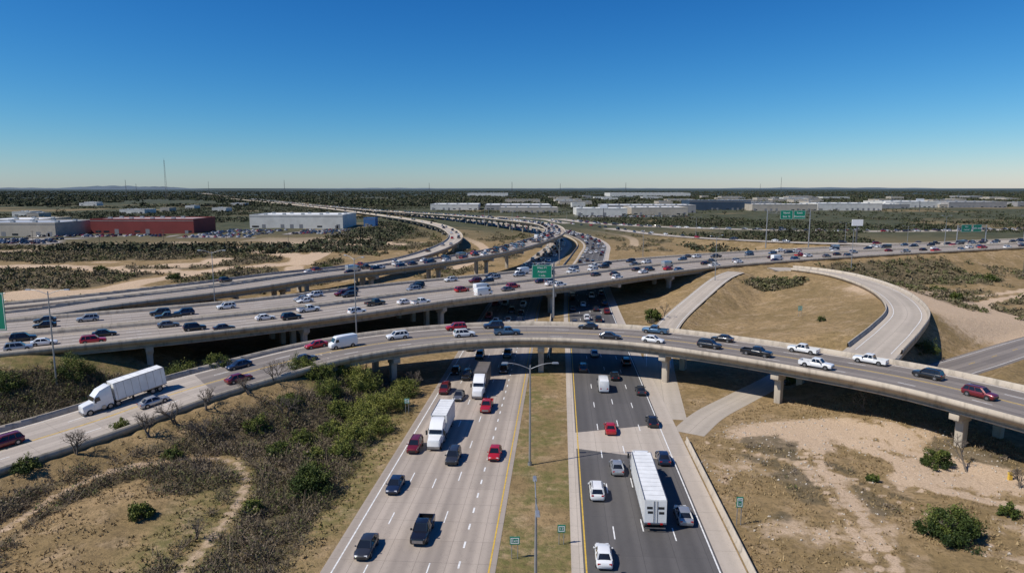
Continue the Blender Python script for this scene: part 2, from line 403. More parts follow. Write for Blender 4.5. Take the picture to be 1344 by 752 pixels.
TRACKS=[([(-60,64),(-60,75),(-58.8,87),(-52,94.4),(-42,95.6),(-36.4,88.5),(-34.7,78.7),(-34.6,60)],.9,.6),
        ([(56,112),(49.5,104),(45,95),(43.9,85),(41,66.7),(38,50)],.75,1),([(53.6,112),(47.2,104),(42.6,95),(41.5,85),(38.6,66.7),(35.5,50)],.45,1),([(53,104),(57,96),(55.7,89.7),(64,82),(75,73)],1.2,1),
        ([(46,110),(60,100),(72,90),(84,76)],1.0,1),([(31,104),(38,98),(44,92),(52,80),(56,64)],.45,.8),([(44,92),(54,87),(64,86),(80,84)],.5,.9),
        ([(-230,240),(-167,259),(-150,330),(-130,352),(-116,367),(-120,440),(-120,531),(-108,683)],5.5,1),
        ([(-300,480),(-240,500),(-170,440),(-125,400),(-112,360)],6,1),([(-190,262),(-110,262),(-100,300),(-112,350)],4,1),([(-330,330),(-240,350),(-190,330),(-150,330)],4.5,1),([(-400,420),(-300,440),(-240,500)],6,1),
        ([(-40,560),(-20,470),(-18,400),(-30,340)],3,1),([(60,700),(95,560),(85,470)],3,.8),
        ([(135,240),(150,215),(140,190),(125,178)],1.8,1),([(200,260),(160,230),(150,215)],1.8,1),([(148,215),(165,200),(190,222),(230,250)],1.8,1),
        ([(300,330),(240,290),(170,250),(140,235)],1.8,.9)]
TR=[(Road(t[0],1,2).P,t[1],t[2]) for t in TRACKS]
def sbox(x,y,x0,x1,y0,y1,s):
    return sstep(x0-s,x0+s,x)*(1-sstep(x1-s,x1+s,x))*sstep(y0-s,y0+s,y)*(1-sstep(y1-s,y1+s,y))
def sell(x,y,cx,cy,rx,ry,a=.8,b=1.15):
    return 1-sstep(a,b,np.hypot((x-cx)/rx,(y-cy)/ry))
def cover(x,y):
    nz=fbm(x/14,y/14,21); n2=fbm(x/45,y/45,31); n3=fbm(x/5,y/5,41)
    br=sbox(x,y,-100,-23,40,140,3)*sstep(.16,.30,nz+.08)
    br*=1-.95*sell(x,y,-46.5,75,11,15)
    br=np.maximum(br,.9*sell(x,y,-43.5,87,5.5,3.6)*sstep(.3,.5,n3))
    br*=1-.8*sell(x,y,-72,63,9,11)
    br=np.maximum(br,sbox(x,y,-120,-42,108,160,5)*sstep(.35,.5,nz))
    br=np.maximum(br,sbox(x,y,-420,-62,215,470,12)*sstep(.42,.54,n2*.7+nz*.3+.03))
    br=np.maximum(br,sbox(x,y,135,460,200,330,10)*sstep(.40,.52,n2*.7+nz*.3+.04))
    br=np.maximum(br,sell(x,y,97,252,13,7)*.95)
    br=np.maximum(br,sbox(x,y,50,130,430,640,10)*sstep(.5,.58,nz)*.8)
    br=np.maximum(br,sbox(x,y,-100,20,300,620,10)*sstep(.52,.6,nz)*.9)
    br=np.maximum(br,sbox(x,y,27,120,50,120,5)*sstep(.54,.66,nz)*.7)
    di=np.zeros(len(x))
    for P,w,a in TR:
        d,_=nearest(x,y,P); di=np.maximum(di,a*(1-sstep(w*.7,w*1.6,d)))
        br=br*sstep(w*1.1,w*2.8,d)
    di=np.maximum(di,.95*sell(x,y,52,107,20,9,.5,1.2)*sstep(.3,.55,n3+.15)); di=np.maximum(di,.85*sell(x,y,64,93,20,10,.4,1.2)*sstep(.35,.6,n3+.1))
    di=np.maximum(di,.75*sbox(x,y,110,190,170,235,10)*sstep(.42,.6,n2))
    di=np.maximum(di,.6*sbox(x,y,27,100,45,100,6)*sstep(.48,.62,nz*.5+n3*.5))
    di=np.maximum(di,.8*sbox(x,y,-420,-62,215,560,12)*sstep(.52,.62,fbm(x/38,y/38,57)))
    di=np.maximum(di,sbox(x,y,-700,-420,700,1400,60)*.7)
    gr=.6*sbox(x,y,-4,9,40,150,1.5)*sstep(.35,.6,n3)+.5*sbox(x,y,-42,-18,40,140,3)*sstep(.38,.55,nz)
    gr=np.maximum(gr,.5*sbox(x,y,-110,-55,100,140,5))
    rc=roadclear(x,y)
    br*=sstep(1.5,5,rc)
    return di,br,gr,rc

def axis(a,b,st,lo,hi,gr):
    m=list(np.arange(a,b+.01,st)); up=[];v=b;s=st
    while v<hi: s*=gr; v+=s; up.append(v)
    dn=[];v=a;s=st
    while v>lo: s*=gr; v-=s; dn.append(v)
    return np.array(dn[::-1]+m+up)
xs=axis(-105,100,.8,-60000,60000,1.03); ys=axis(50,125,.8,-400,90000,1.024)
X,Y=np.meshgrid(xs,ys); x=X.ravel();y=Y.ravel()
near=(np.abs(x)<2500)&(y<3200)&(y>-50)
H=np.zeros(len(x)); di=np.zeros(len(x));br=np.zeros(len(x));gr=np.zeros(len(x))
H[near]=height(x[near],y[near]); a_,b_,c_,_r=cover(x[near],y[near]); di[near]=a_;br[near]=b_;gr[near]=c_
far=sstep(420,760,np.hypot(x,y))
nx=len(xs);ny=len(ys)
i=(np.arange(ny-1)[:,None]*nx+np.arange(nx-1)[None,:]).ravel()
FQ=np.stack([i,i+1,i+nx+1,i+nx],1)
m,nt,b=new_mat('dry_grassland'); N=NT(nt); p=N.pos()
n1=N.noise(p,.07,4);n2=N.noise(p,.7,5,.65);n3=N.noise(p,4.5,5,.7);nb=N.noise(p,.0045,5,.6);nb2=N.noise(p,.0011,3);n4=N.noise(p,1.7,3,.6);n5=N.noise(p,.22,5,.6)
col=N.mix(N.ss(n1,.35,.65),(.33,.228,.118),(.235,.165,.078))
col=N.mix(N.math('MULTIPLY',N.ss(n5,.5,.66),.65),col,(.41,.295,.18))
col=N.mix(N.math('MULTIPLY',N.ss(n2,.42,.66),.65),col,(.155,.11,.055))
col=N.mix(N.math('MULTIPLY',N.attr('green'),N.ss(n2,.3,.6)),col,(.115,.13,.035))
col=N.mix(N.math('MULTIPLY',N.ss(n4,.55,.65),.55),col,(.105,.08,.04))
dn=N.ss(N.math('ADD',N.attr('dirt'),N.math('MULTIPLY',N.math('SUBTRACT',n2,.5),.9)),.3,.7)
col=N.mix(dn,col,N.mix(N.ss(n3,.3,.7),(.56,.42,.29),(.43,.31,.205)))
bn=N.ss(N.math('ADD',N.attr('brush'),N.math('MULTIPLY',N.math('SUBTRACT',n2,.5),.7)),.3,.75)
col=N.mix(N.math('MULTIPLY',bn,.85),col,N.mix(N.ss(n3,.35,.65),(.14,.11,.065),(.09,.075,.045)))
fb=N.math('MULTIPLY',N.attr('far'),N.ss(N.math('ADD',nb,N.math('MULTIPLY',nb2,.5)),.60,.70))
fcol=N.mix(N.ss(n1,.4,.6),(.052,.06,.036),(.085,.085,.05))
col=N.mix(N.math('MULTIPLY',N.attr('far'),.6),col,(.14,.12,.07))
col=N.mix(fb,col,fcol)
vf=N.attr('far_haze')
col=N.mix(vf,col,N.mix(N.ss(nb2,.4,.6),(.04,.058,.06),(.055,.072,.07)))  # bluish haze painted into the ground colour, stronger with distance from origin
col=N.mix(N.math('MULTIPLY',N.ss(n3,.45,.75),.38),col,N.mix(.6,col,(.02,.016,.01)))
nt.links.new(col,b.inputs['Base Color']); b.inputs['Roughness'].default_value=.95; b.inputs['Specular IOR Level'].default_value=.1
N.bump(N.math('ADD',n3,N.math('MULTIPLY',n2,2)),.7,.2,b)
M_GROUND=m
far_haze=sstep(1500,4200,np.hypot(x,y))
bulk_obj('ground',np.stack([x,y,H],1),FQ,[M_GROUND],attrs={'dirt':di,'brush':br,'green':gr,'far':far,'far_haze':far_haze},smooth=True)

# ------------------------------------------------------------------ vegetation
M_BRUSH=ramp_mat('brush_twigs_and_leaves',[(.22,.17,.125),(.165,.13,.085),(.13,.12,.052),(.095,.115,.03)],.85)
M_SCRUB=ramp_mat('scrub_foliage',[(.19,.15,.095),(.15,.125,.073),(.115,.11,.05),(.075,.09,.03)],.9)
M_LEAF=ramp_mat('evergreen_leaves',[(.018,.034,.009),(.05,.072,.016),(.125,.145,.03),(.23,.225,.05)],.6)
M_DIST=ramp_mat('distant_tree_foliage',[(.085,.075,.05),(.06,.062,.036),(.04,.052,.026),(.07,.075,.036)],.9)
M_BARK=flat('bark',(.16,.13,.10),.9,var=.2,scale=4)
M_GRASS=ramp_mat('dry_grass_blades',[(.36,.26,.14),(.24,.175,.085),(.13,.135,.038)],.9)

def runit(n):
    v=rng.normal(size=(n,3)); return v/np.linalg.norm(v,axis=1)[:,None]
def leafquads(Cn,size,tint,upbias=0.):
    n=len(Cn); a=runit(n); b=np.cross(a,runit(n)); b/=np.linalg.norm(b,axis=1)[:,None]+1e-6
    s=np.asarray(size).reshape(-1,1)*rng.uniform(.6,1.3,(n,1))
    V=np.stack([Cn-a*s,Cn-b*s*.6,Cn+a*s,Cn+b*s*.6],1).reshape(-1,3)
    return V,np.arange(4*n).reshape(-1,4),np.repeat(tint,4)
def twigs(P,R,k,w):
    n=len(P); base=np.repeat(P,k,0)+np.c_[rng.normal(0,.18,(n*k,2))*np.repeat(R,k)[:,None],np.zeros(n*k)]
    d=runit(n*k); d[:,2]=np.abs(d[:,2])*.9+.35; d/=np.linalg.norm(d,axis=1)[:,None]
    st=rng.uniform(0,.6,(n*k,1)); ln=np.repeat(R,k)[:,None]*rng.uniform(.5,1.05,(n*k,1))
    p0=base+d*ln*st*.8; d2=d+runit(n*k)*.45; p1=p0+d2*ln*(1-st*.6)
    s=np.cross(d2,runit(n*k)); s/=np.linalg.norm(s,axis=1)[:,None]+1e-6; s*=w*rng.uniform(.6,1.4,(n*k,1))
    V=np.stack([p0-s,p0+s,p1+s*.3,p1-s*.3],1).reshape(-1,3)
    return V,np.arange(n*k*4).reshape(-1,4)
def scatter(x0,x1,y0,y1,n,thr=.45):
    px=rng.uniform(x0,x1,n);py=rng.uniform(y0,y1,n)
    di_,br_,_,rc=cover(px,py)
    k=(br_>rng.uniform(thr*.6,1.0,n)*.9)&(rc>2.5)
    px=px[k];py=py[k]; return np.stack([px,py,height(px,py)],1)
def brushmass(name,P,rmin,rmax,ktw,klf,w,lsz,mat=None,green=.35):
    R=rng.uniform(rmin,rmax,len(P))*rng.uniform(.7,1.2,len(P)); tt=rng.random(len(P))**1.5
    tt=np.clip(tt*.7+.9*(fbm(P[:,0]/12,P[:,1]/12,91)-green),0,1)
    parts=[]
    if ktw:
        V,F_=twigs(P,R,ktw,w); parts.append((V,F_,np.repeat(np.clip(tt*.4+rng.uniform(-.1,.1,len(P)),0,1),ktw*4)))
    n=len(P)*klf; d=runit(n); d[:,2]=np.abs(d[:,2])
    r=np.repeat(R,klf)[:,None]
    Cn=np.repeat(P,klf,0)+d*r*rng.uniform(.45,1,(n,1))*np.array([.85,.85,.8])+np.array([0,0,.1])
    V,F_,T=leafquads(Cn,lsz*np.repeat(R/np.mean(R),klf),np.clip(np.repeat(tt,klf)+rng.normal(0,.12,n),0,1)); parts.append((V,F_,T))
    VV=[];FF=[];TT=[];b=0
    for V,F_,T in parts: VV.append(V);FF.append(F_+b);TT.append(T);b+=len(V)
    return bulk_obj(name,np.vstack(VV),np.vstack(FF),[mat or M_BRUSH],attrs={'tint':np.concatenate(TT)})
brushmass('brush_thicket',scatter(-98,-22,45,140,7600,.2),.9,2.1,28,46,.032,.115,green=.28)
brushmass('brush_thicket',scatter(-125,-42,108,165,1800,.3),.9,2.0,20,36,.04,.14,green=.2)
brushmass('brush_thicket',scatter(27,130,50,130,1500,.3),.4,.95,16,20,.03,.1)
P=np.vstack([scatter(-420,-62,215,480,13000,.35),scatter(-100,20,300,640,3000)])
brushmass('scrub_brush',P,1.1,2.7,0,20,0,.42,M_SCRUB)
P=np.vstack([scatter(132,460,195,335,8500,.3),scatter(80,115,240,265,600),scatter(50,135,430,640,1300)])
brushmass('scrub_brush',P,1.0,2.3,0,20,0,.40,M_SCRUB)

def tufts(n,x0,x1,y0,y1):
    px=rng.uniform(x0,x1,n);py=rng.uniform(y0,y1,n); di_,br_,gr_,rc=cover(px,py)
    k=(rc>.4)&(di_<rng.uniform(.1,.7,n))&(np.abs(vnoise(px/3,py/3,5))>.25)
    return np.stack([px[k],py[k],height(px[k],py[k])],1),gr_[k]
PT,GT=tufts(34000,-75,80,50,125)
P2,G2t=tufts(5000,-3,9,50,150); PT=np.vstack([PT,P2]);GT=np.r_[GT,G2t]
k=3;n=len(PT)*k
base=np.repeat(PT,k,0)+np.c_[rng.normal(0,.12,(n,2)),np.zeros(n)]
d=np.c_[rng.normal(0,.16,(n,2)),rng.uniform(.15,.38,n)]; s=np.c_[rng.normal(0,.06,(n,2)),np.zeros(n)]
V=np.stack([base-s,base+s,base+d],1).reshape(-1,3)
bulk_obj('dry_grass',V,np.arange(n*3).reshape(-1,3),[M_GRASS],attrs={'tint':np.repeat(np.clip(np.repeat(GT,k)+rng.uniform(0,.5,n),0,1),3)})
px=rng.uniform(28,95,5000);py=rng.uniform(55,122,5000);di_,br_,gr_,rc=cover(px,py);kk=(di_>.25)&(rc>.5);px=px[kk][:900];py=py[kk][:900]
PS=np.stack([px,py,height(px,py)],1); n=len(PS); oc=np.array([(1,0,0),(0,1,0),(-1,0,0),(0,-1,0),(0,0,.8),(0,0,-.3)],float)
V=(PS[:,None,:]+oc[None]*rng.uniform(.08,.26,(n,1,1))*rng.uniform(.6,1.3,(n,6,1))).reshape(-1,3)
ft=np.array([(0,1,4),(1,2,4),(2,3,4),(3,0,4),(1,0,5),(2,1,5),(3,2,5),(0,3,5)]); FF=(ft[None]+6*np.arange(n)[:,None,None]).reshape(-1,3)
bulk_obj('loose_stones',V,FF,[flat('limestone',(.5,.44,.36),.9,var=.2)])

def tube(V,F_,p0,p1,r0,r1,k=6):
    p0=np.array(p0,float);p1=np.array(p1,float);d=p1-p0;d/=np.linalg.norm(d)+1e-9
    a=np.cross(d,[0,0,1] if abs(d[2])<.9 else [1,0,0]);a/=np.linalg.norm(a);c=np.cross(d,a);b=len(V)
    for (p,r) in ((p0,r0),(p1,r1)):
        for i in range(k):
            t=2*math.pi*i/k; V.append(tuple(p+(a*math.cos(t)+c*math.sin(t))*r))
    for i in range(k): F_.append((b+i,b+(i+1)%k,b+k+(i+1)%k,b+k+i))
def zat(x,y): return float(height(np.array([x],float),np.array([y],float))[0])
def tree(name,x,y,h,r,leaves=3500,bare=False,tint=.3,lsz=.14):
    z=zat(x,y)-.1; e=empty(name,(x,y,z)); V=[];F_=[]
    def grow(p,d,l,rad,lev):
        q=p+d*l; tube(V,F_,p,q,rad,rad*.65,6 if lev<2 else 4)
        mx=5 if bare else 3
        if lev>=mx: return
        for _ in range(random.choice((2,3,3)) if lev<3 else random.choice((2,3))):
            nd=d+np.array([random.gauss(0,.5),random.gauss(0,.5),random.gauss(.12,.3)]); nd/=np.linalg.norm(nd)
            grow(q,nd,l*random.uniform(.6,.85),rad*.62,lev+1)
    for j in range(3 if h<6 else 1):
        d0=np.array([random.gauss(0,.3),random.gauss(0,.3),1.]);d0/=np.linalg.norm(d0)
        grow(np.array([random.gauss(0,.15),random.gauss(0,.15),0.]),d0,h*.25,h*.028,0)
    bulk_obj('trunk_and_limbs',V,F_,[M_BARK],e)
    if not bare:
        # crown reaches down to the ground like a live-oak mott; uneven clumps spread through the volume
        K=int(44+r*8); dd=runit(K); dd[:,2]=np.abs(dd[:,2])
        sc=rng.uniform(.8,1.1,(K,1))
        cc=dd*np.array([r*.9,r*.9,h*.74])*rng.uniform(.5,.98,(K,1))*sc+np.array([0,0,h*.12])
        cc+=rng.normal(0,r*.07,(K,3)); per=leaves//K; sz=rng.uniform(.10,.21,K)*r
        dirs_=runit(K*per); rad_=rng.uniform(.3,1.5,(K*per,1))
        Cn=np.repeat(cc,per,0)+dirs_*rad_*np.repeat(sz,per)[:,None]
        ct=np.repeat(rng.normal(0,.13,K),per); kq=Cn[:,2]>.06; Cn=Cn[kq]; ct=ct[kq]
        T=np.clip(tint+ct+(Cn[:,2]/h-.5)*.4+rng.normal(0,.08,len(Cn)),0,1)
        Vv,Ff,Tt=leafquads(Cn,lsz,T)
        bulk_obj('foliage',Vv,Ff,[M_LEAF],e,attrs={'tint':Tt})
    return e
for (x_,y_,h_,r_,t_,nl) in [(-26.8,85.5,4.6,3.3,.22,13000),(-45,77.6,2.3,1.8,.6,4200),(-32,79.5,2.4,1.7,.5,3600),(-29,126,5.0,4.4,.7,12000),(-23,120,4.8,4.6,.8,13000),(-33,119,3.8,3.4,.62,7000),(-24.5,104,4.0,3.5,.75,9000),(-26,112.5,4.2,3.6,.7,9000),
    (-20.5,128.5,4.4,3.3,.6,6000),(-29.5,107,3.4,2.8,.55,5000),(-33.5,129,4.2,3.4,.65,6000),(-85,128,5.5,4.2,.45,7000),(-68,137,6,4.6,.5,8000),(-92,120,4.5,3.2,.4,5000),(-35,98,2.8,2.3,.5,4000),(-29,96,2.8,2.1,.55,4000),(-60,101,2.4,1.8,.5,2600),
    (-26,117,4.0,3.4,.72,7500),(-36,124,4.0,3.4,.6,6500),(-30,114,3.6,3.0,.62,6000),(-38,113,3.0,2.6,.45,4000),(-25.5,98,3.2,2.6,.6,5000),(-22,109,3.4,2.8,.7,5500),(-40,126,3.6,3.0,.5,5000),(-33,103,3,2.6,.5,4400),(-28,91,2.4,2,.4,3200),
    (50.8,73.8,4.5,3.8,.25,15000),(62,95,3.2,2.3,.35,5500),(-41,105,3.0,2.3,.5,4000),(42,200,5,3,.4,2600),(84,182,2,1.4,.3,1000),(57,137,3,2.3,.5,3000),(72,140,3,2.7,.35,3000),(98,158,4,3.4,.35,3600),(50,90,1.3,1.1,.4,1400),(61,79,1.7,1.4,.35,2000),
    (-76,118,3,2.5,.45,3600),(-57,129,3.4,2.8,.5,4000),(-50,96,2.2,1.8,.4,2400),(-66,88,2.4,2,.4,2800),(-150,300,3.6,3.6,.28,1800),(-128,290,3.4,3.2,.32,1800),(-200,330,3.6,3.8,.28,1800),(-105,285,3.2,3,.35,1600),(-90,330,3.4,3.6,.28,1800),(165,262,3.4,3.6,.3,1600),(205,290,3.6,3.8,.28,1600),(150,228,3,2.8,.35,1300)]:
    tree('oak_shrub' if h_<4.2 else 'live_oak_tree',x_,y_,h_,r_,nl,False,t_,.115 if y_<200 else .26)
for (x_,y_,h_) in [(65.5,93,6.5),(63.5,118,6),(-55,99,5),(-62,93,4.6),(-30,132,5.5),(-19.5,133,5),(40,186,6),(46,203,6.5),(-45,113,4.5),(-71,79,4.5),(-36,73,3.5),(69,88,4),(-50,107,5),(-42,118,5.5),(-47,101,4.5),(-53,103,5.5),(-38,110,5)]:
    tree('bare_tree',x_,y_,h_,2,bare=True)

def treemass(name,n,ymin,ymax,lsz,kq,hh,thr):
    py=np.exp(rng.uniform(np.log(ymin),np.log(ymax),n)); px=rng.uniform(-1,1,n)*(py*.86+60)
    m_=fbm(px/170,py/170,77)+.25*(fbm(px/900,py/900,5)-.5)
    ok=(m_>thr)
    ok&=~((px>-460)&(px<-150)&(py>480)&(py<800)); ok&=~((px>60)&(px<1000)&(py>900)&(py<1320)&(rng.random(n)<.8))
    ok&=~((px>-160)&(px<100)&(py>1200)&(py<1350)); ok&=~((px>-90)&(px<120)&(py<800))
    px=px[ok];py=py[ok]; rc=roadclear(px,py) ; px=px[rc>9];py=py[rc>9]
    P=np.stack([px,py,np.zeros(len(px))],1); R=rng.uniform(.6,1.2,len(P))*hh; c=len(P)*kq
    d=runit(c); d[:,2]=np.abs(d[:,2]); r=np.repeat(R,kq)[:,None]
    Cn=np.repeat(P,kq,0)+d*r*rng.uniform(.4,1,(c,1))*np.array([1.3,1.3,.9])
    V,F_,T=leafquads(Cn,lsz,np.clip(np.repeat(rng.random(len(P)),kq)+rng.normal(0,.1,c),0,1))
    bulk_obj(name,V,F_,[M_DIST],attrs={'tint':T})
treemass('distant_trees',24000,420,1700,1.1,15,3.9,.465)
treemass('distant_trees',34000,1500,9000,3.2,10,7.0,.39)

hv=[];hf=[]
for (cx,wid,hgt,yy) in [(-11800,2600,120,20500),(-10600,1500,95,20500),(-4200,5000,50,24000),(12000,9000,70,26000),(3500,6000,50,27000),(-17500,4000,60,24000)]:
    n=40;b=len(hv)
    for i in range(n+1):
        t=-1+2*i/n; z=hgt*(math.cos(t*math.pi)*.5+.5)*(.85+.15*math.sin(i*1.7+cx))
        hv+=[(cx+t*wid,yy-1800,-2),(cx+t*wid,yy,z),(cx+t*wid,yy+1800,-2)]
    for i in range(n):
        a=b+i*3; hf+=[(a,a+3,a+4,a+1),(a+1,a+4,a+5,a+2)]
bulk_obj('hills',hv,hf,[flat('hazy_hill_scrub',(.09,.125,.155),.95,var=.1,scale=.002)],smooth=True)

# ------------------------------------------------------------------ vehicles
M_GLASS=flat('car_glass',(.012,.014,.017),.06,0,var=0,coat=.6)
M_TIRE=flat('tire_rubber',(.018,.018,.018),.85)
M_RIM=flat('wheel_alloy',(.35,.35,.36),.35,.8)
M_TAIL=flat('tail_light_red',(.35,.01,.01),.25,var=0)
M_HEAD=flat('headlight_lens',(.75,.75,.75),.1,var=0,coat=1)
M_TRIM=flat('black_trim',(.02,.02,.02),.5)
M_TRAIL=flat('trailer_white_panel',(.76,.76,.74),.45,var=.07,scale=.6)
M_TRAILD=flat('trailer_brown_panel',(.15,.13,.115),.5,var=.1,scale=.6)
PAINT={k:flat('car_paint_'+k,c,.32,mt,var=.03,scale=.6,coat=.8) for k,c,mt in (
 ('white',(.76,.76,.75),0),('black',(.012,.012,.014),.2),('charcoal',(.045,.047,.052),.4),('silver',(.40,.41,.42),.5),('grey',(.16,.165,.17),.5),
 ('red',(.42,.012,.015),.1),('dark_red',(.16,.01,.014),.2),('navy',(.018,.030,.065),.3),('blue',(.06,.13,.22),.3),('beige',(.36,.31,.24),.3))}
import bmesh
class MB:
    def __init__(s): s.V=[];s.F=[];s.M=[]
    def add(s,V,F_,m):
        b=len(s.V); s.V+=[tuple(v) for v in V]; s.F+=[tuple(i+b for i in f) for f in F_]; s.M+=[m]*len(F_)
    def box(s,x0,x1,y0,y1,z0,z1,m,tx=0,ty=0):
        V=[(x0,y0,z0),(x1,y0,z0),(x1,y1,z0),(x0,y1,z0),(x0+tx,y0+ty,z1),(x1-tx,y0+ty,z1),(x1-tx,y1-ty,z1),(x0+tx,y1-ty,z1)]
        s.add(V,[(0,3,2,1),(4,5,6,7),(0,1,5,4),(1,2,6,5),(2,3,7,6),(3,0,4,7)],m)
    def disc(s,x,y,z,r,w,m,k=18):
        V=[]
        for yy in (y-w/2,y+w/2):
            for i in range(k): t=2*math.pi*i/k; V.append((x+r*math.cos(t),yy,z+r*math.sin(t)))
        F_=[(i,(i+1)%k,k+(i+1)%k,k+i) for i in range(k)]+[tuple(range(k))[::-1],tuple(range(k,2*k))]
        s.add(V,F_,m)
    def wheel(s,x,y,r,w=.26):
        s.disc(x,y,r,r,w,2); s.disc(x,y+(w/2+.004)*(1 if y>0 else -1),r,r*.6,.02,3,12)
    def hull(s,st,m):
        rings=[]
        for (x,w,zb,zt) in st:
            h=zt-zb
            rings.append([(x,-w*.88,zb),(x,-w*.985,zb+h*.18),(x,-w,zb+h*.5),(x,-w*.97,zb+h*.82),(x,-w*.86,zt-.015),(x,-w*.45,zt+.012),(x,0,zt+.018),(x,w*.45,zt+.012),(x,w*.86,zt-.015),(x,w*.97,zb+h*.82),(x,w,zb+h*.5),(x,w*.985,zb+h*.18),(x,w*.88,zb)])
        k=len(rings[0]);V=[p for r in rings for p in r];F_=[]
        for i in range(len(rings)-1):
            for j in range(k): F_.append((i*k+j,(i+1)*k+j,(i+1)*k+(j+1)%k,i*k+(j+1)%k))
        F_.append(tuple(range(k))); F_.append(tuple(range((len(rings)-1)*k,len(rings)*k))[::-1]); s.add(V,F_,m)
    def beam(s,p,q,w,m):
        V=[];F_=[];tube(V,F_,p,q,w,w,4); s.add(V,F_,m)
    def cabin(s,xf,xr,rf,rr,zb,zt,wb,wt,pil):
        B_=[(xf,-wb*.93,zb),(xf-.12,-wb,zb),(xr+.1,-wb,zb),(xr,-wb*.9,zb),(xr,wb*.9,zb),(xr+.1,wb,zb),(xf-.12,wb,zb),(xf,wb*.93,zb)]
        T_=[(rf,-wt*.9,zt),(rf-.14,-wt,zt-.01),(rr+.12,-wt,zt-.01),(rr,-wt*.88,zt-.02),(rr,wt*.88,zt-.02),(rr+.12,wt,zt-.01),(rf-.14,wt,zt-.01),(rf,wt*.9,zt)]
        F_=[(i,(i+1)%8,8+(i+1)%8,8+i) for i in range(8)]; s.add(B_+T_,F_,1)
        o=[(x_+(.02 if x_>0 else -.02),y_*1.03,z_-.03) for x_,y_,z_ in T_]; u=[(x_,y_*1.0,z_+.035) for x_,y_,z_ in T_]
        w=[((x_-(rf+rr)/2)*.7+(rf+rr)/2,y_*.7,zt+.065) for x_,y_,z_ in T_]
        s.add(o+u+w,[(i,(i+1)%8,8+(i+1)%8,8+i) for i in range(8)]+[(8+i,8+(i+1)%8,16+(i+1)%8,16+i) for i in range(8)]+[tuple(range(16,24))],0)
        for a in (1,2,5,6): s.beam(B_[a],T_[a],.045,0)
        for a in (0,3,4,7): s.beam(B_[a],T_[a],.035,0)
        for xx in pil:
            f=(xx-xr)/(xf-xr); 
            for sg in (-1,1): s.beam((xx,sg*wb*1.0,zb),(rr+(rf-rr)*f,sg*wt*1.0,zt-.01),.045,0)
    def lamps(s,xf,xr,w,zf,zr):
        for sg in (-1,1):
            s.box(xf-.22,xf,sg*w*.62-.2,sg*w*.62+.2,zf,zf+.14,5,.03,.03)
            s.box(xr,xr+.12,sg*w*.72-.16,sg*w*.72+.16,zr,zr+.18,4,.01,.01)
    def mesh(s,name,mats):
        me=bpy.data.meshes.new(name); me.from_pydata(s.V,[],s.F); 
        for m_ in mats: me.materials.append(m_)
        me.polygons.foreach_set('material_index',s.M)
        bm=bmesh.new();bm.from_mesh(me);bmesh.ops.recalc_face_normals(bm,faces=bm.faces);bm.to_mesh(me);bm.free()
        me.polygons.foreach_set('use_smooth',[True]*len(me.polygons))
        try: me.set_sharp_from_angle(angle=math.radians(33))
        except Exception: pass
        return me
